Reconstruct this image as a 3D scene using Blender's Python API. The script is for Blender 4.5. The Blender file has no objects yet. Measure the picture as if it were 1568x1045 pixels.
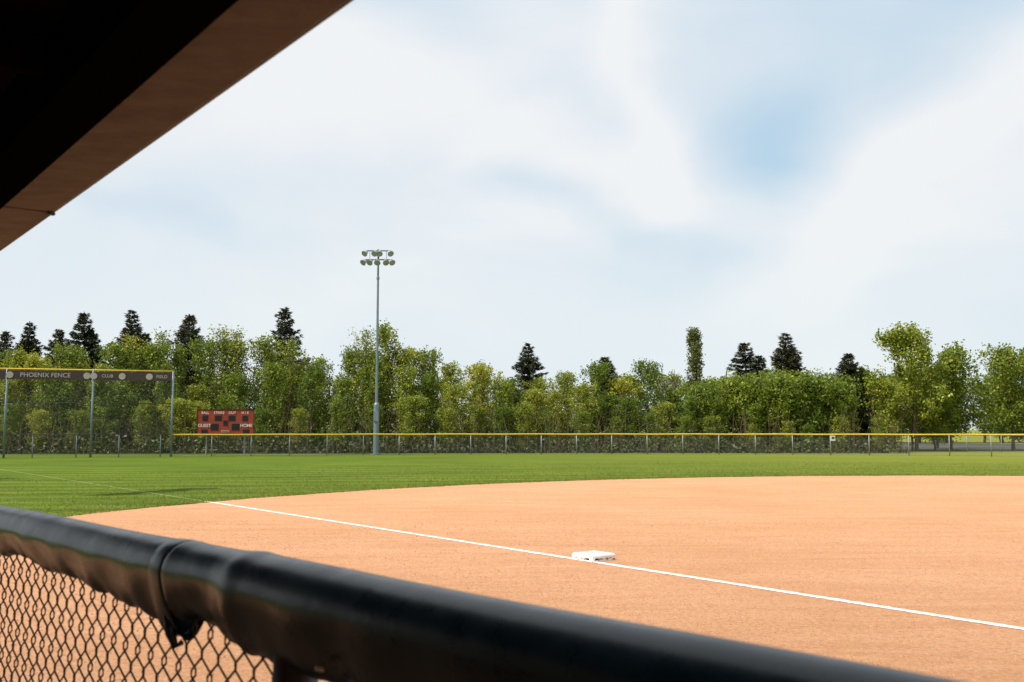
import bpy, math, random
import numpy as np
from mathutils import Vector, Matrix
R=random.Random(7)
scene=bpy.context.scene
COL=scene.collection
# ------------------------------------------------------------ helpers
def link(o,parent=None):
    COL.objects.link(o)
    if parent: o.parent=parent
    return o
def empty(name,loc=(0,0,0)):
    e=bpy.data.objects.new(name,None); e.location=loc; e.empty_display_size=.3
    COL.objects.link(e); return e
class MB:
    def __init__(s): s.v=[];s.f=[];s.m=[]
    def add(s,vs,fs,m=0):
        b=len(s.v); s.v.extend(vs)
        for f in fs: s.f.append([i+b for i in f]); s.m.append(m)
    def box(s,c,d,m=0,rot=0.0):
        cx,cy,cz=c; dx,dy,dz=d[0]/2,d[1]/2,d[2]/2
        ca,sa=math.cos(rot),math.sin(rot)
        vs=[]
        for z in(-dz,dz):
            for x,y in((-dx,-dy),(dx,-dy),(dx,dy),(-dx,dy)):
                vs.append((cx+x*ca-y*sa,cy+x*sa+y*ca,cz+z))
        s.add(vs,[(3,2,1,0),(4,5,6,7),(0,1,5,4),(1,2,6,5),(2,3,7,6),(3,0,4,7)],m)
    def tube(s,pts,rads,n=8,m=0,cap=True):
        pts=[Vector(p) for p in pts]; vs=[]
        for i,p in enumerate(pts):
            a=pts[max(i-1,0)]; b=pts[min(i+1,len(pts)-1)]
            d=(b-a).normalized()
            r=Vector((0,0,1)) if abs(d.z)<.9 else Vector((1,0,0))
            u=d.cross(r).normalized(); w=d.cross(u)
            rr=rads[i] if hasattr(rads,'__len__') else rads
            for k in range(n):
                t=2*math.pi*k/n
                vs.append(tuple(p+u*(rr*math.cos(t))+w*(rr*math.sin(t))))
        fs=[]
        for i in range(len(pts)-1):
            for k in range(n):
                k2=(k+1)%n
                fs.append((i*n+k,i*n+k2,(i+1)*n+k2,(i+1)*n+k))
        if cap:
            fs.append(tuple(range(n))[::-1]); fs.append(tuple((len(pts)-1)*n+k for k in range(n)))
        s.add(vs,fs,m)
    def mesh(s,name,mats,smooth=False):
        me=bpy.data.meshes.new(name); me.from_pydata(s.v,[],s.f)
        for m in mats: me.materials.append(m)
        me.polygons.foreach_set('material_index',s.m)
        if smooth: me.polygons.foreach_set('use_smooth',[True]*len(s.f))
        me.update(); return me
    def obj(s,name,mats,parent=None,smooth=False,bevel=0):
        o=link(bpy.data.objects.new(name,s.mesh(name,mats,smooth)),parent)
        if bevel:
            b=o.modifiers.new('b','BEVEL'); b.width=bevel; b.segments=2; b.limit_method='ANGLE'
        return o
# ------------------------------------------------------------ materials
class NT:
    def __init__(s,nt): s.nt=nt
    def n(s,t,**k):
        x=s.nt.nodes.new(t)
        for a,b in k.items(): setattr(x,a,b)
        return x
    def l(s,a,b): s.nt.links.new(a,b)
    def put(s,sock,val):
        if isinstance(val,bpy.types.NodeSocket): s.l(val,sock)
        else: sock.default_value=val
    def m(s,op,a,b=0.0,c=None,clamp=False):
        x=s.n('ShaderNodeMath',operation=op,use_clamp=clamp)
        s.put(x.inputs[0],a); s.put(x.inputs[1],b)
        if c is not None: s.put(x.inputs[2],c)
        return x.outputs[0]
    def mix(s,f,a,b,bt='MIX'):
        x=s.n('ShaderNodeMixRGB',blend_type=bt)
        s.put(x.inputs[0],f); s.put(x.inputs[1],a if isinstance(a,bpy.types.NodeSocket) else (*a,1)); s.put(x.inputs[2],b if isinstance(b,bpy.types.NodeSocket) else (*b,1))
        return x.outputs[0]
    def noise(s,vec,scale,detail=4,rough=.5,dist=0.0):
        x=s.n('ShaderNodeTexNoise'); x.inputs['Scale'].default_value=scale
        x.inputs['Detail'].default_value=detail; x.inputs['Roughness'].default_value=rough
        x.inputs['Distortion'].default_value=dist
        if vec is not None: s.l(vec,x.inputs['Vector'])
        return x.outputs['Fac']
    def ramp(s,f,lo,hi,a=0.0,b=1.0):
        x=s.n('ShaderNodeMapRange'); s.put(x.inputs[0],f)
        x.inputs[1].default_value=lo;x.inputs[2].default_value=hi
        x.inputs[3].default_value=a;x.inputs[4].default_value=b
        return x.outputs[0]
def mat(name):
    m=bpy.data.materials.new(name); m.use_nodes=True
    t=NT(m.node_tree); return m,t,m.node_tree.nodes['Principled BSDF'],m.node_tree.nodes['Material Output']
def simple(name,c,rough=.6,metal=0,var=.15,nscale=6,spec=.5,bump=0):
    m,t,p,o=mat(name)
    tc=t.n('ShaderNodeTexCoord').outputs['Object']
    f=t.noise(tc,nscale,5,.6)
    d=tuple(x*(1-var) for x in c); e=tuple(min(1,x*(1+var)) for x in c)
    t.l(t.mix(t.ramp(f,.3,.7),d,e),p.inputs['Base Color'])
    p.inputs['Roughness'].default_value=rough; p.inputs['Metallic'].default_value=metal
    p.inputs['Specular IOR Level'].default_value=spec
    if bump:
        b=t.n('ShaderNodeBump'); b.inputs['Strength'].default_value=bump; b.inputs['Distance'].default_value=.01
        t.l(t.noise(tc,nscale*8,4),b.inputs['Height']); t.l(b.outputs[0],p.inputs['Normal'])
    return m
M_steel=simple('galvanised_steel',(.25,.26,.26),.5,.3)
M_pole=simple('light_pole_steel',(.17,.22,.25),.5,.3)
M_dark=simple('dark_metal',(.03,.03,.033),.5)
M_yellow=simple('yellow_plastic_cap',(.62,.42,.03),.5)
M_white=simple('white_paint',(.66,.64,.60),.5)
M_wbase=simple('base_rubber',(.80,.77,.73),.55,0,.05,5,.4,.2)
M_scuff=simple('clay_scuff',(.45,.2,.11),.9)
M_red=simple('scoreboard_red',(.29,.050,.030),.6,0,.14,3,.2)
M_black=simple('black_panel',(.012,.012,.013),.5,0,.15,6,.3)
M_banner=simple('banner_vinyl',(.05,.028,.028),.6)
M_lamp=simple('lamp_housing',(.36,.39,.41),.35,.2)
M_bark=simple('bark',(.10,.075,.055),.9,0,.4,4)
M_barkred=simple('twig_bark',(.14,.085,.06),.9,0,.3,4)
M_asph=simple('asphalt',(.06,.06,.062),.9)
def leafmat(name,dark,mid,light,trans=.33,sc=.9):
    m,t,p,o=mat(name)
    tc=t.n('ShaderNodeTexCoord').outputs['Object']
    g=t.n('ShaderNodeNewGeometry'); oi=t.n('ShaderNodeObjectInfo')
    f=t.noise(tc,sc,3,.6)
    a=t.mix(t.ramp(f,.38,.62),mid,light)
    r=g.outputs['Random Per Island']
    a=t.mix(t.ramp(r,.0,1,0,.8),a,dark)
    hs=t.n('ShaderNodeHueSaturation'); t.l(a,hs.inputs['Color'])
    t.l(t.ramp(oi.outputs['Random'],0,1,.474,.520),hs.inputs['Hue'])
    t.l(t.ramp(oi.outputs['Random'],0,1,1.25,.72),hs.inputs['Value'])
    c=hs.outputs[0]
    t.l(c,p.inputs['Base Color']); p.inputs['Roughness'].default_value=.5; p.inputs['Specular IOR Level'].default_value=.35
    tr=t.n('ShaderNodeBsdfTranslucent'); t.l(c,tr.inputs[0])
    mx=t.n('ShaderNodeMixShader'); mx.inputs[0].default_value=trans
    t.l(p.outputs[0],mx.inputs[1]); t.l(tr.outputs[0],mx.inputs[2]); t.l(mx.outputs[0],o.inputs[0])
    return m
M_leaf=leafmat('leaf_green',(.06,.10,.012),(.20,.28,.026),(.37,.43,.04))
M_leaf2=leafmat('leaf_fresh',(.10,.15,.02),(.30,.36,.038),(.48,.50,.055))
M_leafd=leafmat('undergrowth_leaf',(.04,.055,.014),(.09,.115,.026),(.17,.18,.045),.25)
M_popl=leafmat('poplar_leaf',(.05,.075,.016),(.11,.145,.03),(.19,.215,.05),.3)
M_need=leafmat('spruce_needles',(.025,.032,.016),(.058,.070,.032),(.11,.11,.05),.12)
# grass
def grassmat():
    m,t,p,o=mat('grass')
    tc=t.n('ShaderNodeTexCoord').outputs['Object']
    sx=t.n('ShaderNodeSeparateXYZ'); t.l(tc,sx.inputs[0])
    n1=t.noise(tc,.22,6,.65); n2=t.noise(tc,6,4,.7); n3=t.noise(tc,45,3,.7)
    base=t.mix(t.ramp(n1,.32,.68),(.055,.100,.009),(.115,.165,.016))
    mp=t.n('ShaderNodeMapping'); mp.inputs['Rotation'].default_value=(0,0,math.radians(84)); t.l(tc,mp.inputs[0])
    w=t.n('ShaderNodeTexWave'); w.inputs['Scale'].default_value=.19; w.inputs['Distortion'].default_value=2.4; w.inputs['Detail'].default_value=4; w.inputs['Detail Roughness'].default_value=.65; t.l(mp.outputs[0],w.inputs[0])
    base=t.mix(t.ramp(w.outputs['Fac'],.35,.65,0,.5),base,(.18,.24,.028))
    mp2=t.n('ShaderNodeMapping'); mp2.inputs['Rotation'].default_value=(0,0,math.radians(-4)); mp2.inputs['Scale'].default_value=(.12,.8,1); t.l(tc,mp2.inputs[0])
    n6=t.noise(mp2.outputs[0],1.0,5,.6)
    base=t.mix(t.ramp(n6,.46,.62,0,.6),base,(.055,.095,.010))
    dry=t.m('MULTIPLY',t.ramp(sx.outputs[0],-8,32,0,.75),t.ramp(sx.outputs[1],33,58,.45,1))
    base=t.mix(dry,base,(.27,.27,.045))
    base=t.mix(t.ramp(n2,.48,.75,0,.6),base,(.04,.07,.009))
    base=t.mix(t.ramp(n3,.5,.8,0,.5),base,(.25,.27,.07))
    t.l(base,p.inputs['Base Color']); p.inputs['Roughness'].default_value=.9; p.inputs['Specular IOR Level'].default_value=.04
    b=t.n('ShaderNodeBump'); b.inputs['Strength'].default_value=.6; b.inputs['Distance'].default_value=.04
    t.l(t.noise(tc,30,4,.8),b.inputs['Height']); t.l(b.outputs[0],p.inputs['Normal'])
    return m
M_grass=grassmat()
def dirtmat():
    m,t,p,o=mat('infield_clay')
    tc=t.n('ShaderNodeTexCoord').outputs['Object']
    mp=t.n('ShaderNodeMapping'); mp.inputs['Rotation'].default_value=(0,0,math.radians(-12)); mp.inputs['Scale'].default_value=(.3,1.6,1); t.l(tc,mp.inputs[0])
    n1=t.noise(tc,.30,5,.6); n2=t.noise(mp.outputs[0],1.5,7,.7,.8); n3=t.noise(tc,24,6,.85); n4=t.noise(tc,6,6,.75); n5=t.noise(tc,60,2,.6)
    c=t.mix(t.ramp(n1,.3,.7),(.62,.32,.165),(.71,.385,.215))
    c=t.mix(t.ramp(n2,.48,.66,0,.6),c,(.55,.265,.128))
    c=t.mix(t.ramp(n2,.45,.3,0,.4),c,(.77,.45,.27))
    c=t.mix(t.ramp(n4,.5,.70,0,.7),c,(.52,.25,.122))
    c=t.mix(t.ramp(n3,.53,.66,0,.85),c,(.36,.16,.075))
    c=t.mix(t.ramp(n3,.45,.33,0,.7),c,(.84,.58,.40))
    c=t.mix(t.ramp(n5,.62,.72,0,.7),c,(.25,.11,.055))
    t.l(c,p.inputs['Base Color']); p.inputs['Roughness'].default_value=.95; p.inputs['Specular IOR Level'].default_value=.1
    b=t.n('ShaderNodeBump'); b.inputs['Strength'].default_value=.9; b.inputs['Distance'].default_value=.035
    h=t.m('ADD',t.noise(tc,24,6,.85),t.m('MULTIPLY',n2,1.5))
    t.l(h,b.inputs['Height']); t.l(b.outputs[0],p.inputs['Normal'])
    return m
M_dirt=dirtmat()
def chalkmat():
    m,t,p,o=mat('chalk')
    tc=t.n('ShaderNodeTexCoord').outputs['Object']
    n=t.noise(tc,22,5,.8)
    t.l(t.mix(t.ramp(n,.50,.70,0,.75),(.82,.79,.76),(.62,.36,.24)),p.inputs['Base Color']); p.inputs['Roughness'].default_value=.9
    return m
M_chalk=chalkmat()
def meshmat(name,c,pitch=.055,w=.06):
    m,t,p,o=mat(name)
    uv=t.n('ShaderNodeUVMap').outputs[0]
    s=t.n('ShaderNodeSeparateXYZ'); t.l(uv,s.inputs[0])
    a=t.m('FRACT',t.m('DIVIDE',t.m('ADD',s.outputs[0],s.outputs[1]),pitch))
    b=t.m('FRACT',t.m('DIVIDE',t.m('SUBTRACT',s.outputs[0],s.outputs[1]),pitch))
    k=t.m('MAXIMUM',t.m('LESS_THAN',a,w),t.m('LESS_THAN',b,w))
    p.inputs['Base Color'].default_value=(*c,1); p.inputs['Roughness'].default_value=.5
    tr=t.n('ShaderNodeBsdfTransparent'); mx=t.n('ShaderNodeMixShader')
    t.l(k,mx.inputs[0]); t.l(tr.outputs[0],mx.inputs[1]); t.l(p.outputs[0],mx.inputs[2]); t.l(mx.outputs[0],o.inputs[0])
    return m
M_mesh=meshmat('chain_link_wire',(.13,.14,.13))
# ------------------------------------------------------------ world
to_sun=Vector((-.914*math.cos(math.radians(52)),-.406*math.cos(math.radians(52)),math.sin(math.radians(52))))
w=bpy.data.worlds.new("World"); scene.world=w; w.use_nodes=True
t=NT(w.node_tree); bg=w.node_tree.nodes['Background']
sky=t.n('ShaderNodeTexSky',sky_type='NISHITA'); sky.sun_disc=False
sky.sun_elevation=math.radians(52); sky.sun_rotation=math.atan2(-.914,-.406)%(2*math.pi)
sky.air_density=1.0; sky.dust_density=1.5; sky.ozone_density=1.2
g=t.n('ShaderNodeTexCoord').outputs['Generated']
nz=t.n('ShaderNodeTexNoise'); nz.inputs['Scale'].default_value=4.0; nz.inputs['Detail'].default_value=5; nz.inputs['Roughness'].default_value=.45; t.l(g,nz.inputs['Vector'])
sub=t.n('ShaderNodeVectorMath',operation='SUBTRACT'); t.l(nz.outputs['Color'],sub.inputs[0]); sub.inputs[1].default_value=(.5,.5,.5)
sc=t.n('ShaderNodeVectorMath',operation='SCALE'); t.l(sub.outputs[0],sc.inputs[0]); sc.inputs['Scale'].default_value=.19
ad=t.n('ShaderNodeVectorMath',operation='ADD'); t.l(g,ad.inputs[0]); t.l(sc.outputs[0],ad.inputs[1])
sp=t.n('ShaderNodeSeparateXYZ'); t.l(ad.outputs[0],sp.inputs[0])
AZ=t.m('ARCTAN2',sp.outputs[0],sp.outputs[1]); EL=t.m('ARCSINE',sp.outputs[2])
blue=.16
def blob(az,el,L,W,ang,amt):
    global blue
    ca,sa=math.cos(math.radians(ang)),math.sin(math.radians(ang))
    a=t.m('SUBTRACT',AZ,az); e=t.m('SUBTRACT',EL,el)
    u=t.m('DIVIDE',t.m('ADD',t.m('MULTIPLY',a,ca),t.m('MULTIPLY',e,sa)),L)
    v=t.m('DIVIDE',t.m('SUBTRACT',t.m('MULTIPLY',e,ca),t.m('MULTIPLY',a,sa)),W)
    d=t.m('ADD',t.m('MULTIPLY',u,u),t.m('MULTIPLY',v,v))
    blue=t.m('ADD',blue,t.m('MULTIPLY',t.m('POWER',math.e,t.m('MULTIPLY',d,-1.0)),amt))
for b in [(.25,.295,.075,.04,5,.48),(.30,.38,.20,.10,0,.32),(.50,.43,.15,.08,0,.38),(.08,.21,.13,.020,-8,.28),
          (-.10,.41,.13,.045,-25,.20),(-.34,.215,.16,.025,-3,.20),(.19,.20,.12,.05,25,.18),
          (.13,.35,.03,.13,10,-.40),(.40,.25,.24,.05,42,-.34),(-.05,.29,.28,.05,-14,-.20)]:
    blob(*b)
s2=t.n('ShaderNodeSeparateXYZ'); t.l(g,s2.inputs[0])
mp=t.n('ShaderNodeMapping'); mp.inputs['Rotation'].default_value=(0,math.radians(-18),0); mp.inputs['Scale'].default_value=(1.6,1.2,4.0); t.l(g,mp.inputs[0])
cn=t.noise(mp.outputs[0],1.9,6,.48,.5)
blue=t.m('ADD',blue,t.ramp(cn,.35,.65,.15,-.13))
hz=t.ramp(s2.outputs[2],.0,.16,.0,1)
blue=t.m('MULTIPLY',blue,t.m('ADD',t.m('MULTIPLY',hz,.60),.40),clamp=True)
cloud=t.mix(t.ramp(s2.outputs[2],0,.26),(8.3,8.95,9.1),(8.75,8.95,9.2))
skyb=t.mix(.85,sky.outputs[0],(4.5,6.8,8.6))
t.l(t.mix(blue,cloud,skyb),bg.inputs[0]); bg.inputs[1].default_value=.1
# sun
sd=bpy.data.lights.new('sun','SUN'); sd.energy=5.0; sd.angle=math.radians(.5); sd.color=(1,.945,.85)
so=link(bpy.data.objects.new('sun',sd)); so.rotation_euler=to_sun.to_track_quat('Z','Y').to_euler(); so.location=(-20,-10,30)
# ------------------------------------------------------------ ground
mb=MB(); S=1500
mb.add([(-S,-S,0),(S,-S,0),(S,S,0),(-S,S,0)],[(0,1,2,3)]); mb.obj('grass_ground',[M_grass])
CX,CY,RR=13.6,10.6,22.7
vs=[];n=1400
for i in range(n):
    a=2*math.pi*i/n; r=RR+.06*math.sin(a*37)+.04*math.sin(a*91)+R.uniform(-.06,.06)
    vs.append((CX+r*math.cos(a),CY+r*math.sin(a),.004))
mb=MB(); mb.add(vs,[tuple(range(n))]); mb.obj('infield_dirt',[M_dirt])
rc=random.Random(12); mb=MB()
for _ in range(5200):
    yy=rc.uniform(5.5,17); xx=rc.uniform(-.55,.58)*yy; s_=rc.uniform(.004,.013)*(.7+yy/25)
    if (xx-CX)**2+(yy-CY)**2>(RR-.3)**2: continue
    vs=[(xx+s_*rc.uniform(.7,1.3)*math.cos(a),yy+s_*rc.uniform(.7,1.3)*math.sin(a),.004) for a in (0.3,1.7,3.2,4.9)]
    vs.append((xx,yy,.004+s_*.9)); mb.add(vs,[(0,1,4),(1,2,4),(2,3,4),(3,0,4)])
mb.obj('clay_clods',[simple('clod',(.46,.22,.12),.95,0,.35,40)])
# foul line
FD=Vector((-.611,.792,0)).normalized(); FP=Vector((.792,.611,0)).normalized(); F0=Vector((.711,12.09,0))
mb=MB(); vs=[];fs=[];k=0;s=-18.0
while s<11.95:
    wl=.047+R.uniform(-.010,.010); wr=.047+R.uniform(-.010,.010)
    p=F0+FD*s; a=p-FP*wl; b=p+FP*wr; vs+= [(a.x,a.y,.008),(b.x,b.y,.008)]; k+=1; s+=.05
for i in range(k-1): fs.append((2*i,2*i+1,2*i+3,2*i+2))
mb.add(vs,fs); mb.obj('chalk_foul_line',[M_chalk])
M_fade=simple('faded_line_paint',(.20,.25,.07),.9,0,.3,12)
mb=MB(); a=F0+FD*12.1; b=F0+FD*52
mb.add([tuple(a-FP*.03+Vector((0,0,.004))),tuple(a+FP*.03+Vector((0,0,.004))),tuple(b+FP*.03+Vector((0,0,.004))),tuple(b-FP*.03+Vector((0,0,.004)))],[(0,1,2,3)])
mb.obj('painted_foul_line',[M_fade])
# grass blades near the infield edge
N=60000; rng=np.random.default_rng(3)
ang=rng.uniform(math.radians(60),math.radians(172),N); rad=RR-.03+rng.random(N)**2.2*14
x=CX+rad*np.cos(ang); y=CY+rad*np.sin(ang); h=rng.uniform(.015,.045,N); th=rng.uniform(0,math.pi,N); wd=rng.uniform(.006,.014,N)
V=np.zeros((N,3,3)); V[:,0,0]=x-wd*np.cos(th);V[:,0,1]=y-wd*np.sin(th);V[:,1,0]=x+wd*np.cos(th);V[:,1,1]=y+wd*np.sin(th)
V[:,2,0]=x+rng.normal(0,.02,N);V[:,2,1]=y+rng.normal(0,.02,N);V[:,2,2]=h
me=bpy.data.meshes.new('outfield_grass_blades'); me.vertices.add(N*3); me.vertices.foreach_set('co',V.ravel())
me.loops.add(N*3); me.loops.foreach_set('vertex_index',np.arange(N*3)); me.polygons.add(N); me.polygons.foreach_set('loop_start',np.arange(N)*3); me.update(calc_edges=True)
me.materials.append(leafmat('grass_blade',(.10,.135,.015),(.17,.225,.022),(.27,.30,.045),.42,.4)); link(bpy.data.objects.new('outfield_grass_blades',me))
# ------------------------------------------------------------ third base
base=empty('third_base',(.97,12.0,.004)); base.rotation_euler=(0,0,math.atan2(FD.y,FD.x))
mb=MB()
h0=.185
prof=[(h0,0),(h0,.06),(h0-.012,.078),(h0-.05,.084)]
vs=[];fs=[]
for r,z in prof:
    for sx,sy in((-1,-1),(1,-1),(1,1),(-1,1)): vs.append((sx*r,sy*r,z))
for i in range(3):
    for k in range(4): fs.append((i*4+k,i*4+(k+1)%4,(i+1)*4+(k+1)%4,(i+1)*4+k))
fs.append((12,13,14,15)); mb.add(vs,fs); mb.obj('base_bag',[M_wbase],base,bevel=.006)
mb=MB()
for _ in range(26):
    a=R.uniform(-.16,.16); zz=R.uniform(.003,.03); L=R.uniform(.015,.05); H=R.uniform(.006,.02); sg=R.choice((-1,1))
    if R.random()<.5: mb.box((a,sg*(h0+.0006),zz+H/2),(L,.001,H))
    else: mb.box((-h0-.0006,a,zz+H/2),(.001,L,H))
for _ in range(14):
    mb.box((R.uniform(-.12,.12),R.uniform(-.12,.12),.0847),(R.uniform(.01,.05),R.uniform(.008,.03),.001),rot=R.uniform(0,3))
mb.obj('scuff_marks',[M_scuff],base)
mb=MB()
for sg in(-1,1): mb.box((-.1,sg*(h0+.002),.03),(.05,.003,.02))
mb.box((-h0-.002,.12,.03),(.003,.05,.02)); mb.obj('maker_tag',[M_black],base)
# ------------------------------------------------------------ fences
def interp(pts,x):
    for a,b in zip(pts,pts[1:]):
        if a[0]<=x<=b[0]:
            return a[1]+(b[1]-a[1])*(x-a[0])/(b[0]-a[0])
    return pts[0][1] if x<pts[0][0] else pts[-1][1]
def smoothpath(pts,step=.3):
    P=[Vector((p[0],p[1],0)) for p in pts]; out=[]
    P=[P[0]*2-P[1]]+P+[P[-1]*2-P[-2]]
    for i in range(1,len(P)-2):
        for k in range(20):
            u=k/20; a,b,c,d=P[i-1],P[i],P[i+1],P[i+2]
            out.append(.5*((2*b)+(c-a)*u+(2*a-5*b+4*c-d)*u*u+(3*b-a-3*c+d)*u**3))
    out.append(P[-2]); return out
def along(path,step):
    res=[path[0]];acc=0
    for a,b in zip(path,path[1:]):
        L=(b-a).length; 
        while acc+L>=step:
            q=(step-acc)/L; a=a+(b-a)*q; L=(b-a).length; res.append(a.copy()); acc=0
        acc+=L
    return res
def ribbon(name,path,z0,z1,m,parent,off=0):
    me=bpy.data.meshes.new(name); vs=[];fs=[];L=[0]
    for a,b in zip(path,path[1:]): L.append(L[-1]+(b-a).length)
    for p in path: vs+=[(p.x,p.y-off,z0),(p.x,p.y-off,z1)]
    for i in range(len(path)-1): fs.append((2*i,2*i+2,2*i+3,2*i+1))
    me.from_pydata(vs,[],fs); uv=me.uv_layers.new(name='UVMap')
    for p in me.polygons:
        for li in p.loop_indices:
            vi=me.loops[li].vertex_index; uv.data[li].uv=(L[vi//2],z0 if vi%2==0 else z1)
    me.materials.append(m); return link(bpy.data.objects.new(name,me),parent)
def fence(name,pts,H,step,capm,caprad=.045,postr=.03,mid=None):
    e=empty(name); path=smoothpath(pts); 
    ribbon('wire_mesh',path,.02,H,M_mesh,e,-.035)
    mb=MB()
    for p in along(path,step): mb.tube([(p.x,p.y,0),(p.x,p.y,H-.02)],postr,8)
    mb.tube([(p.x,p.y,.06) for p in path],.012,5)
    mb.obj('posts',[M_steel],e,True)
    mb=MB(); mb.tube([(p.x,p.y,H+.006*math.sin(p.x*1.3)) for p in path],caprad,8); mb.obj('top_cap',[capm],e,True)
    return e
fence('outfield_fence',[(-18.9,55.5),(-12,57.9),(-5.7,60),(5,61.0),(15,60.0),(28.3,55.6),(38,50)],1.22,2.15,M_yellow,.044)
# tall left foul section
e=empty('tall_foul_fence')
TP=[(-42.0,48.2),(-34.6,50.6),(-26.9,53.0),(-22.85,54.3),(-18.9,55.5)]
path=[Vector((a,b,0)) for a,b in TP]
ribbon('wire_mesh',path,.02,4.1,M_mesh,e,-.07)
mb=MB()
for i,(a,b) in enumerate(TP): mb.tube([(a,b,0),(a,b,4.75)],.06,10)
for z in(1.25,2.95): mb.tube([(a,b,z) for a,b in TP],.022,6,1)
for p in along(path,2.15)[1:]: mb.tube([(p.x,p.y+.05,0),(p.x,p.y+.05,1.22)],.03,6)
mb.obj('posts',[M_pole,M_dark],e,True)
mb=MB(); mb.tube([(a,b,4.74) for a,b in TP],.045,8); mb.obj('top_cap',[M_yellow],e,True)
mb=MB()
def seg(a,b):
    d=b-a; return (a+b)/2,math.atan2(d.y,d.x),d.length
for a,b in zip(path,path[1:]):
    c,r,L=seg(a,b); mb.box((c.x,c.y-.10,4.42),(L-.05,.03,.48),0,r)
mb.obj('banner_panel',[M_banner],e)
M_cream=simple('banner_print',(.42,.37,.33),.6)
def text(s,size,loc,rotz,m,parent,ext=.004,al='CENTER'):
    cu=bpy.data.curves.new('lettering','FONT'); cu.body=s; cu.size=size; cu.extrude=ext; cu.align_x=al; cu.align_y='CENTER'
    cu.offset=size*.01; cu.materials.append(m)
    o=link(bpy.data.objects.new('lettering',cu),parent); o.location=loc; o.rotation_euler=(math.pi/2,0,rotz); return o
c,r,L=seg(path[2],path[3]); text('PHOENIX FENCE',.33,(c.x-.2,c.y-.125-.06,4.42),r,M_cream,e)
c,r,L=seg(path[3],path[4]); dx=Vector((math.cos(r),math.sin(r),0))
mbd=MB()
def disc(c,rad,r,yoff,m):
    vs=[]; 
    for k in range(20):
        a=2*math.pi*k/20; q=c+Vector((math.cos(r),math.sin(r),0))*rad*math.cos(a); vs.append((q.x,q.y-yoff,4.42+rad*math.sin(a)))
    mbd.add(vs,[tuple(range(20))],m)
for off in(-2.0,-.55,.85): disc(c+dx*off,.18,r,.125,0)
c2,r2,_=seg(path[2],path[3])
for off in(-1.95,1.85): disc(c2+Vector((math.cos(r2),math.sin(r2),0))*off,.18,r2,.125,0)
mbd.obj('logo_discs',[M_cream],e)
text('CLUB',.24,(c.x-1.25,c.y-.125-.38,4.42),r,M_cream,e); text('FIELD',.24,(c.x+1.45,c.y-.125+.42,4.42),r,M_cream,e)
fence('park_fence',[(30,66),(36,66.5),(48,67),(60,67)],1.2,2.4,M_steel,.03)
mb=MB(); mb.box((18.85,58.75,1.0),(.26,.02,.30)); mb.box((18.85,58.735,1.02),(.16,.008,.12),1)
e=empty('fence_sign'); mb.obj('sign_plate',[M_white,M_dark],e)
# ------------------------------------------------------------ scoreboard
sb=empty('scoreboard',(-16.45,57.4,-.03)); sb.rotation_euler=(0,0,math.radians(8)); sb.scale=(.97,1,1)
mb=MB(); mb.box((0,0,1.98),(3.25,.16,1.38),0)
mb.obj('cabinet',[M_red],sb,bevel=.01)
mb=MB()
for x in(-1.1,1.1): mb.tube([(x,.13,0),(x,.13,2.6)],.05,8)
mb.obj('legs',[M_steel],sb)
mb=MB()
for x,z,w_,h_ in[(-1.17,2.18,.32,.30),(-.42,2.18,.40,.30),(.36,2.18,.40,.30),(1.12,2.18,.32,.30),(0,1.91,.26,.30),(-.62,1.68,.44,.38),(.58,1.68,.44,.38),(-1.2,1.44,.36,.2),(1.2,1.44,.36,.2)]:
    mb.box((x,-.085,z),(w_,.02,h_))
for z in(1.285,2.675): mb.box((0,-.085,z),(3.27,.03,.04))
for x in(-1.635,1.635): mb.box((x,-.085,1.98),(.03,.03,1.43))
mb.obj('digit_windows',[M_black],sb)
for s_,x,z,q in[('BALL',-1.17,2.49,.20),('STRIKE',-.38,2.49,.20),('OUT',.38,2.49,.20),('H / E',1.12,2.49,.20),('GUEST',-1.2,1.76,.25),('HOME',1.2,1.76,.25)]:
    text(s_,q,(x,-.10,z),0,M_white,sb)
mb=MB(); mb.box((0,-.09,1.43),(.46,.02,.12)); mb.obj('inning_plate',[M_cream],sb)
text('INNING',.11,(0,-.106,1.43),0,M_red,sb)
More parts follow.
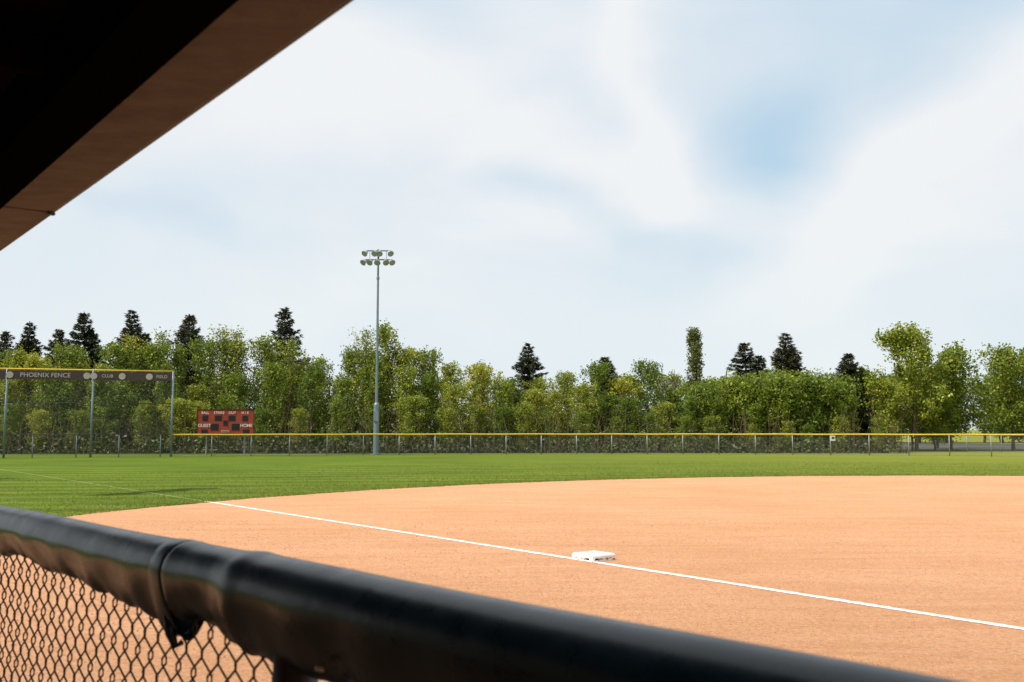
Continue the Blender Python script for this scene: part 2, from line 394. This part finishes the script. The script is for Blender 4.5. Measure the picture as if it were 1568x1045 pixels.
# ------------------------------------------------------------ floodlight poles
M_glass=simple('lamp_glass',(.34,.36,.36),.2)
def flood(loc,rot=0,sc_=1):
    e=empty('floodlight_pole',loc); e.rotation_euler=(0,0,rot)
    mb=MB(); mb.tube([(0,0,0),(0,0,3.0)],.17,14); mb.tube([(0,0,3.0),(0,0,3.12)],[.17,.10],14)
    mb.tube([(0,0,3.1),(0,0,12.45)],[.09,.055],12)
    mb.box((0,-.16,2.3),(.30,.14,.6)); mb.tube([(0,0,0),(0,0,.08)],.28,12); mb.tube([(0,0,10.6),(0,0,10.75)],.09,10)
    mb.obj('shaft',[M_pole],e,False)
    mb=MB()
    for z,L in((12.35,1.55*sc_),(11.80,1.75*sc_)): mb.box((0,-.09,z),(L,.07,.07))
    mb.tube([(-.5,-.09,12.35),(-.5,-.09,11.8)],.015,6); mb.tube([(.5,-.09,12.35),(.5,-.09,11.8)],.015,6)
    mb.obj('crossarms',[M_pole],e)
    mb=MB()
    for z,xs in((12.2,(-.76,-.18,.10,.74)),(11.65,(-.84,-.02,.84,-.46,.48))):
        for x in xs:
            x*=sc_; q=1 if sc_==1 else 1.7  # oversized heads on the widened pole, to broaden its cast shadow
            d=Vector((x*.7,-.8,-.75)).normalized(); c=Vector((x,-.2*q,z))
            mb.tube([c-d*.22*q,c-d*.16*q,c,c+d*.12*q],[.05*q,.10*q,.15*q,.20*q],12,0,False)
            mb.tube([c+d*.10*q,c+d*.115*q],.185*q,12,1); mb.tube([c-d*.24*q,c-d*.15*q],.06*q,8,2)
            mb.tube([c,(x,-.09,z+.15)],.02,6,2)
    mb.obj('lamp_heads',[M_lamp,M_glass,M_dark],e)
flood((-8.15,60.0,0)); flood((-17.6,21.3,0),math.radians(62),1.6)  # second pole is out of view, added and enlarged to shadow the grass
# ------------------------------------------------------------ trees
def leafquad(c,s,rn):
    a=Vector((rn.gauss(0,1),rn.gauss(0,1),rn.gauss(0,.8))).normalized()
    b=a.cross(Vector((rn.gauss(0,1),rn.gauss(0,1),rn.gauss(0,1)))).normalized()
    a=a*s; b=b*s*.62
    return [tuple(c-a),tuple(c+b),tuple(c+a),tuple(c-b)]
def decid(name,seed,H,W,nleaf,leaf=.10,low=.1,spread=1.0,lm=None,col=False,density=1.0,tight=.2,shoots=0):
    rn=random.Random(seed); mb=MB()
    pts=[Vector((0,0,0))]; k=9
    for i in range(1,k+1): pts.append(Vector((rn.gauss(0,.05)*i**.5,rn.gauss(0,.05)*i**.5,H*.97*i/k)))
    r0=.016*H; mb.tube(pts,[r0*(1-.93*i/k)+.004 for i in range(k+1)],6,0)
    def tr(z):
        q=max(0,min(k-1e-4,z/(H*.97)*k)); i=int(q); return pts[i].lerp(pts[i+1],q-i)
    clumps=[]; nb=int(28 if not col else 46)
    for i in range(nb):
        f=low+(1-low)*((i+rn.random())/nb)*.96; p=tr(f*H)
        az=i*2.4+rn.uniform(-.5,.5)
        if col: prof=W*.5*(.35+.9*math.sin(math.pi*min(1,f*.88+.04)))*.75; up=2.4
        else: prof=W*.5*max(.10,(math.sin(math.pi*(f*.80+.17))**.75))*rn.uniform(.5,1.25); up=rn.uniform(.55,1.4)*(.7+f*.9)
        L=prof*math.sqrt(1+up*up*.35)
        d=Vector((math.cos(az),math.sin(az),up)).normalized()
        e=p+d*L*.55; e2=p+d*L+Vector((0,0,.06*L)); 
        if e2.z>H*1.0: e2.z=H*1.0
        rr=.0045*H*(1-f*.75)
        mb.tube([p,e,e2],[rr,rr*.6,.006],4,0,False)
        for j in range(4):
            q=.35+.2*j+rn.uniform(-.05,.08); c=p.lerp(e2,q)
            clumps.append((c,tight*(1.15-.35*q)*(1+.05*W),1.0))
            sd=Vector((rn.gauss(0,1),rn.gauss(0,1),rn.uniform(0,1.5))).normalized()*rn.uniform(.25,.65)*(W/3.5)**.5
            if col: sd*=.4
            t2=c+sd; mb.tube([c,t2],[rr*.4,.004],3,0,False); clumps.append((t2,tight*.7,.8))
        if shoots and f>.45 and rn.random()<shoots:
            top_=e2+Vector((rn.gauss(0,.08),rn.gauss(0,.08),rn.uniform(.4,.95)))
            if top_.z>H*1.06: top_.z=H*1.06
            mb.tube([e2,top_],[.010,.004],3,0,False)
            for q in(.2,.45,.7,.92): clumps.append((e2.lerp(top_,q),.11*(1.15-q)+.02,.28*(1.2-q)))
    for i in range(7): clumps.append((tr(H*(.78+.033*i)),.07+.018*(6-i),.3))
    tw=sum(c[2] for c in clumps)
    for c,sg,wt in clumps:
        m=int(nleaf*wt/tw*rn.uniform(.25,1.75)*density+.5)
        for _ in range(m):
            o=Vector((rn.gauss(0,sg),rn.gauss(0,sg),rn.gauss(0,sg*1.2)))
            q=c+o
            if q.z<.15: continue
            mb.add(leafquad(q,leaf*rn.uniform(.6,1.25),rn),[(0,1,2,3)],1)
    return mb.mesh(name,[M_barkred,lm or M_leaf])
def spruce(name,seed,H,W,n=1.0):
    rn=random.Random(seed); mb=MB()
    mb.tube([(0,0,0),(0,0,H*.5),(0,0,H)],[.02*H,.011*H,.014],7,0)
    z=.06*H; 
    while z<H*.99:
        f=z/H; L0=W*.5*(1-f)**.82+.09
        nb=8 if f<.85 else 5
        a0=rn.random()*6; lv=rn.uniform(.75,1.12)
        for i in range(nb):
            if rn.random()<.07: continue
            az=a0+i*2*math.pi/nb+rn.uniform(-.35,.35); L=L0*rn.uniform(.6,1.28)*lv
            rad=Vector((math.cos(az),math.sin(az),0))
            dr=-.30*(1-f)+.45*f
            P=[Vector((0,0,z)),Vector((0,0,z))+rad*L*.5+Vector((0,0,dr*L*.5)),Vector((0,0,z))+rad*L+Vector((0,0,dr*L*.75+.12*L))]
            mb.tube(P,[.018,.012,.004],3,0,False)
            side=Vector((-rad.y,rad.x,0)); m=int((15+58*L)*n)
            for _ in range(m):
                q=rn.random()**.75; c=(P[0].lerp(P[1],q*2) if q<.5 else P[1].lerp(P[2],q*2-1))
                wd=.33*L*(1.1-q)+.04
                c=c+side*rn.uniform(-wd,wd)+Vector((0,0,rn.uniform(-.20,.04)))
                d=(rad*.8+side*rn.uniform(-.8,.8)+Vector((0,0,rn.uniform(-.7,.45)))).normalized()
                s=rn.uniform(.07,.14); b=d.cross(Vector((rn.gauss(0,1),rn.gauss(0,1),1))).normalized()*s*.48
                mb.add([tuple(c-b),tuple(c+d*s*2),tuple(c+b)],[(0,1,2)],1)
        z+=H*.030*rn.uniform(.75,1.3)
    return mb.mesh(name,[M_bark,M_need])
VAR=[decid('tree_crown_a',1,7,3.6,4600,.095,shoots=.6),decid('tree_crown_b',2,7,3.0,4300,.095,low=.06,shoots=.8),decid('tree_crown_c',3,7,3.9,5000,.095,lm=M_leaf2,shoots=.6),
     decid('tree_crown_d',4,7,2.7,3800,.09,low=.04,shoots=.9),decid('tree_crown_e',5,7,3.5,3800,.095,lm=M_leaf,shoots=.7)]
SPARSE=decid('sparse_tree_crown',9,7,2.8,1800,.075,low=.2,lm=M_leaf2,shoots=1)
top=[(-46,6.8),(-35.5,6.5),(-32.8,6.8),(-30,6.5),(-26.5,6.5),(-23.7,7.1),(-21.5,6.3),(-19.4,7.6),(-17.4,7.0),(-15.6,6.9),(-12.9,7.2),(-10.8,7.6),(-8.8,7.9),(-6.7,7.0),(-3.8,6.5),(-2.2,6.8),(-.6,6.2),(1.6,5.6),(3,5.1),(4.6,5.8),(6.6,5.2),(9.1,5.4),(11.1,4.6),(14.8,4.4),(16,4.2),(22,4.3),(24,4.6)]
tl=empty('tree_line')
def inst(me,x,y,H,parent=None,name='tree',base=7.0,wx=1.0):
    o=bpy.data.objects.new(name,me); COL.objects.link(o)
    if parent: o.parent=parent
    o.location=(x,y,-.02); k=H/base; o.scale=(k*wx,k*wx,k); o.rotation_euler=(R.uniform(-.04,.04),R.uniform(-.04,.04),R.uniform(0,6.28)); return o
rows=[(69.0,1.7,1.0),(66.6,2.1,.82),(64.8,2.0,.52)]
for yy,st,hf in rows:
    x=-44.0
    while x<24:
        hh=interp(top,x*69/yy)*hf*R.uniform(.78,1.09)*(yy/69)
        yo=-.028*max(0,-x-14)*3
        inst(R.choice(VAR),x,yy+R.uniform(-.6,.6)+yo,hh,tl,'tree',7.0,R.uniform(.8,1.08)*(7/max(hh,3.5))**.45)
        x+=st*R.uniform(.65,1.3)
for x,h in[(-23.9,7.9),(-19.6,8.1),(-15.0,7.4),(-26.2,7.6),(-10.2,8.0),(-19.0,8.0)]: inst(SPARSE,x,68.0,h,tl,'tree')
x=-44
while x<25:
    inst(R.choice(VAR),x,70.8+R.uniform(-.5,.5)-.084*max(0,-x-14),R.uniform(2.4,3.6),tl,'tree',7.0,2.0); x+=1.7
BU=decid('bush_crown',21,4.4,4.6,6500,.10,low=.03,tight=.26)
for x,y,h in[(15.4,68,4.5),(17.6,67,4.7),(20.0,67.5,4.6),(22.0,68.5,4.4),(18.8,70,4.8),(13.2,67.5,4.1),(24.4,71.5,4.9)]:
    o=inst(BU,x,y,h,None,'willow_bush',4.4)
BT=decid('broad_tree_crown',31,8,5.2,9500,.11,low=.15,tight=.25,lm=M_leaf,shoots=.5)
BT2=decid('broad_tree_crown_b',32,7,4.8,7500,.11,low=.12,tight=.25,lm=M_leaf,shoots=.5)
for me,x,y,h,b in[(BT,28.3,70,8.15,8),(BT2,31.3,71.5,6.9,7),(BT2,25.4,73,5.6,7),(BT2,35.6,71,6.9,7),(BT2,38.2,72,6.8,7),(BT,41.5,73,7.4,8),(BT2,33.6,79,6.0,7),(BT2,29.8,74.5,5.6,7),(BT2,26.0,69.6,4.6,7),(BT2,32.5,74,4.8,7),(BT2,27.0,72,3.6,7),(BT2,30.0,71.0,3.4,7),(BT2,37.0,74.0,4.2,7),(BT2,-21.2,29.2,6.2,7)]:  # last tree stands unseen off to the left, added for its grass shadow
    inst(me,x,y,h,None,'broadleaf_tree',b,1.0 if h>4.4 else 1.5)
PO=decid('poplar_crown',41,9.2,1.8,7000,.085,low=.05,col=True,lm=M_popl,tight=.15)
inst(PO,14.5,78,9.25,None,'poplar_tree',9.2)
SP=[spruce('spruce_a',51,10,5.2),spruce('spruce_b',52,10,4.8),spruce('spruce_c',53,10,5.6)]
for i,(px,h) in enumerate([(5,9.3),(42,10.0),(85,9.5),(133,10.8),(203,11.0),(281,10.7),(437,11.2),(811,8.3),(930,7.3),(1147,8.4),(1203,9.15),(1309,7.1),(1160,7.4),(925,6.9),(-40,10),(1214,8.0),(145,9.4),(214,9.2)]):
    y=78 if px!=1309 else 70.5
    inst(SP[i%3],(px-784)*y/1524,y+.3*(i%3),h if px!=1309 else 7.0,None,'spruce_tree',10,1.12 if px<600 else 1.42)
def bare():
    rn=random.Random(5); mb=MB()
    def br(p,d,L,r,k):
        e=p+d*L; mb.tube([p,e],[r,r*.6],5,0,False)
        if k==0: return
        for _ in range(3 if k>1 else 4):
            nd=(d+Vector((rn.gauss(0,.42),rn.gauss(0,.42),rn.uniform(0,.3)))).normalized(); br(p.lerp(e,rn.uniform(.6,1)),nd,L*rn.uniform(.55,.75),r*.6,k-1)
    br(Vector((0,0,0)),Vector((0,0,1)),2.9,.09,3); return mb.mesh('bare_tree',[simple('pale_bark',(.2,.16,.12),.9)])
o=inst(bare(),11.4,73,5.7,None,'bare_tree',5.6)
rn=random.Random(8); mb=MB()
for _ in range(620):
    x=rn.uniform(-42,25); y=rn.uniform(62.9,65.5) + (-.08*max(0,-x-14)); h=abs(rn.gauss(.7,.4))+.25
    for _ in range(22):
        mb.add(leafquad(Vector((x+rn.gauss(0,.35),y+rn.gauss(0,.3),max(.05,h*rn.random()))),rn.uniform(.07,.14),rn),[(0,1,2,3)],1)
for _ in range(700):
    x=rn.uniform(-42,26); y=rn.uniform(63.2,67)+ (-.08*max(0,-x-14)); h=rn.uniform(.8,3.4)
    mb.tube([(x,y,0),(x+rn.gauss(0,.12),y,h*.5),(x+rn.gauss(0,.3),y+rn.gauss(0,.2),h)],[.025,.016,.006],3,0,False)
mb.obj('undergrowth',[M_barkred,M_leafd])
M_soil=simple('woodland_floor',(.05,.055,.022),.95,0,.4,2)
mb=MB(); mb.add([(-80,58,.004),(-20,61.2,.004),(0,63.2,.004),(24,66.5,.004),(46,70,.004),(60,83,.004),(40,130,.004),(-110,130,.004)],[tuple(range(8))]); mb.obj('woodland_floor',[M_soil])
e=empty('street_lamp',(17.0,79,0)); mb=MB()
P=[(0,0,0),(0,0,5.6)]+[(.9-.9*math.cos(a),0,5.6+1.35*math.sin(a)) for a in [i*math.pi/2/8 for i in range(1,9)]]
mb.tube(P,[.09,.07]+[.05]*8,8); mb.obj('pole',[M_steel],e,True)
mb=MB(); mb.tube([(.8,0,6.96),(1.0,0,6.98),(1.35,0,6.93),(1.5,0,6.88)],[.05,.11,.12,.05],10); mb.obj('lamp_head',[M_lamp],e,True)
mb=MB(); mb.add([(20,84,.008),(200,84,.008),(200,91,.008),(20,91,.008)],[(0,1,2,3)]); mb.obj('road',[M_asph])
e=empty('distant_trees')
x=-80
while x<110:
    o=inst(R.choice(VAR[:4]),x,112+R.uniform(-4,4),R.uniform(6,7.5),e,'tree',7.0,1.7); x+=3.6 if x<20 else 2.2
# ------------------------------------------------------------ dugout rail
RD=Vector((-.676,.737,0)).normalized(); RN=Vector((-.737,-.676,0)).normalized(); R0=Vector((-.30,1.907,0)); RZ=1.28; REND=4.7
drop=[(-3,.22),(-.6,.22),(0,.205),(.15,.21),(.35,.205),(.36,.215),(.40,.20),(.50,.182),(.60,.178),(.66,.172),(.70,.20),(.735,.235),(.75,.225),(.80,.205),(.877,.20),(1.0,.19),(1.23,.178),(1.45,.162),(1.6,.17),(1.75,.165),(1.80,.14),(1.95,.15),(2.1,.16),(2.4,.17),(9,.17)]
def padr(s):
    r=.070
    u=max(0,min(1,(.47-s)/.10)); r+=.010*u*u*(3-2*u)
    r+=.003*math.exp(-((s-.36)/.035)**2)
    if .62<s<.70: r+=.004*(s-.62)/.08
    return r
m,tt,p,o_=mat('rail_pad_vinyl'); tc=tt.n('ShaderNodeTexCoord').outputs['Object']
tt.l(tt.mix(tt.ramp(tt.noise(tc,5,5,.6),.35,.65),(.004,.015,.023),(.009,.025,.036)),p.inputs['Base Color'])
tt.l(tt.ramp(tt.noise(tc,10,4,.6),.3,.7,.24,.36),p.inputs['Roughness']); p.inputs['Specular IOR Level'].default_value=.38
b=tt.n('ShaderNodeBump'); b.inputs['Strength'].default_value=.12; b.inputs['Distance'].default_value=.015; tt.l(tt.noise(tc,7,3,.5,.3),b.inputs['Height']); tt.l(b.outputs[0],p.inputs['Normal'])
M_pad=m
dr=empty('dugout_railing')
rn=random.Random(4); mb=MB(); st=[];s=-2.6
while s<REND: st.append(s); s+=.012 if -.2<s<2.4 else .05
n=28; vs=[];fs=[]
for s in st:
    r=padr(s); T=interp(drop,s)+.004*math.sin(s*31)+.003*math.sin(s*57+1)
    sagz=.002*math.sin(s*4.3)
    c=R0+RD*s
    u=max(0,min(1,(.47-s)/.10)); u=u*u*(3-2*u)
    for k in range(n):
        a=2*math.pi*k/n; ca,sa=math.cos(a),math.sin(a)
        if sa>=0: x=r*ca; z=-.070+r*sa
        else:
            x=r*ca*(1-.25*(-sa)); z=-.070+(T-.07)*sa
        x+=.004*math.sin(s*23+a*2)*(1 if sa<0 else .1)
        q=c+RN*x; vs.append((q.x,q.y,RZ+z+sagz-.007*u))
for i in range(len(st)-1):
    for k in range(n): fs.append((i*n+k,i*n+(k+1)%n,(i+1)*n+(k+1)%n,(i+1)*n+k))
mb.add(vs,fs); mb.obj('padding',[M_pad],dr,True)
mb=MB(); vs=[];fs=[];sts=[.69,.696,.71,.74,.772,.782]; prr=[-.003,.002,.004,.0035,.002,-.004]
for j,s in enumerate(sts):
    r=.070+prr[j]; T=.225
    c=R0+RD*s
    for k in range(n):
        a=2*math.pi*k/n; ca,sa=math.cos(a),math.sin(a)
        x=r*ca*(1 if sa>=0 else 1-.22*(-sa)); z=-.07+(r if sa>=0 else T-r+.004)*sa
        q=c+RN*x; vs.append((q.x,q.y,RZ+z))
for i in range(5):
    for k in range(n): fs.append((i*n+k,i*n+(k+1)%n,(i+1)*n+(k+1)%n,(i+1)*n+k))
mb.add(vs,fs); 
c=R0+RD*.725+RN*.03
mb.tube([(c.x,c.y,RZ-.17),(c.x,c.y,RZ-.215),(c.x+.012,c.y,RZ-.245),(c.x+.028,c.y,RZ-.235)],[.02,.014,.009,.007],8)
mb.obj('strap_and_hook',[M_pad],dr,True)
mb=MB()
for s in(.20,2.9,4.65,-2.4):
    c=R0+RD*s; mb.tube([(c.x,c.y,-.02),(c.x,c.y,RZ-.10)],.045,14)
mb.tube([tuple(R0+RD*-2.6+Vector((0,0,.08))),tuple(R0+RD*REND+Vector((0,0,.08)))],.02,8)
mb.obj('posts',[simple('brown_post',(.06,.035,.028),.6)],dr,True)
mb=MB(); c=R0+RD*0.0+RN*.062; mb.tube([tuple(c+Vector((0,0,RZ-.165))),tuple(c+RN*.014+Vector((0,0,RZ-.165)))],[.008,.005],10); mb.obj('bolt',[simple('brass_bolt',(.5,.36,.2),.4,.4)],dr,True)
# chain link
M_wire=simple('coated_wire',(.055,.03,.024),.5,0,.15,6,.3)
mb=MB(); dx_=.041; dz_=.050; x=.25
while x<4.6:
    for mir in(0,1):
        pts=[];z=.08;j=0
        while z<RZ-.1:
            side=(j+mir)%2; xx=x+(dx_ if side else 0)-(dx_ if mir else 0)
            dep=.004 if side else -.004
            for dz2 in(-.007,.007):
                xs_=xx+(-1 if side else 1)*dx_*.04
                q=R0+RD*(xs_+.0015*math.sin(z*9+x*7))+RN*(dep+(.002 if mir else -.002)); pts.append((q.x,q.y,z+dz2))
            z+=dz_; j+=1
        mb.tube(pts,.0033,4,0,False)
    x+=dx_*2
mb.obj('chain_link',[M_wire],dr)
# ------------------------------------------------------------ dugout roof
dg=empty('dugout'); DE=4.4
E0=Vector((-.317,1.80,0)); EN=Vector((-.795,-.606,0)).normalized(); ED=Vector((-.606,.795,0)).normalized(); er=math.atan2(ED.y,ED.x)
E0=E0-EN*.012
def slab(mb,s0,s1,n0,n1,z0,z1,m=0):
    c=E0+ED*((s0+s1)/2)+EN*((n0+n1)/2); mb.box((c.x,c.y,(z0+z1)/2),(s1-s0,n1-n0,z1-z0),m,er)
m,tt,p,o_=mat('soffit_board'); tc=tt.n('ShaderNodeTexCoord').outputs['Object']
mp=tt.n('ShaderNodeMapping'); mp.inputs['Rotation'].default_value=(0,0,-er); mp.inputs['Scale'].default_value=(1.2,5,1); tt.l(tc,mp.inputs[0])
c=tt.mix(tt.ramp(tt.noise(mp.outputs[0],3,6,.65,.5),.3,.7),(.16,.125,.105),(.22,.175,.15))
tt.l(tt.mix(tt.ramp(tt.noise(tc,9,5,.7),.45,.75,0,.6),c,(.11,.085,.07)),p.inputs['Base Color']); p.inputs['Roughness'].default_value=.8; p.inputs['Specular IOR Level'].default_value=.1; M_ply=m
mb=MB(); slab(mb,-6,2.295,0,.19,2.35,2.39); slab(mb,2.303,DE,-.002,.19,2.346,2.39); mb.obj('soffit_board',[M_ply],dg,bevel=.004)
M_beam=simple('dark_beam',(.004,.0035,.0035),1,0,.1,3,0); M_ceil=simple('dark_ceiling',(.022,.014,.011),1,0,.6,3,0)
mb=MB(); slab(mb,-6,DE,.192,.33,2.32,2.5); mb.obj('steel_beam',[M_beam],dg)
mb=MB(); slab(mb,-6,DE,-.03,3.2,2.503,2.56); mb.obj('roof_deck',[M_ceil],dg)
mb=MB(); slab(mb,-6,DE,-.012,-.003,2.356,2.50); mb.obj('fascia_flashing',[M_dark],dg)
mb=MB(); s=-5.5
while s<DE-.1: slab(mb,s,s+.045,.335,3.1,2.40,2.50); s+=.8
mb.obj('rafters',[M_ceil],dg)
c=E0+ED*2.30+EN*.006; mb=MB(); mb.box((c.x,c.y,2.344),(.02,.025,.012),0,er); mb.obj('joint_bracket',[M_dark],dg,bevel=.004)
mb=MB(); slab(mb,-6,DE,3.1,3.2,0,2.5); mb.obj('back_wall',[simple('concrete_block',(.25,.24,.22),.9,bump=.3)],dg)
mb=MB()
for s in(-3.5,DE-.15): slab(mb,s,s+.12,.2,.32,0,2.318)
mb.obj('roof_posts',[M_beam],dg)
mb=MB(); slab(mb,-4,DE-.2,2.5,2.9,.40,.45)
for s in(-3.8,1.9,DE-.4): slab(mb,s,s+.1,2.5,2.9,0,.4)
mb.obj('bench',[M_ply],dg)
# ------------------------------------------------------------ camera
cd=bpy.data.cameras.new('camera'); co=link(bpy.data.objects.new('camera',cd)); co.location=(0,0,1.55)
co.rotation_euler=(math.radians(90+5.04),0,0); cd.lens=35; cd.sensor_width=36; cd.clip_start=.05; cd.clip_end=4000
cd.dof.use_dof=True; cd.dof.focus_distance=22; cd.dof.aperture_fstop=5.6
scene.camera=co
scene.view_settings.view_transform='Standard'; scene.view_settings.look='None'; scene.view_settings.exposure=0
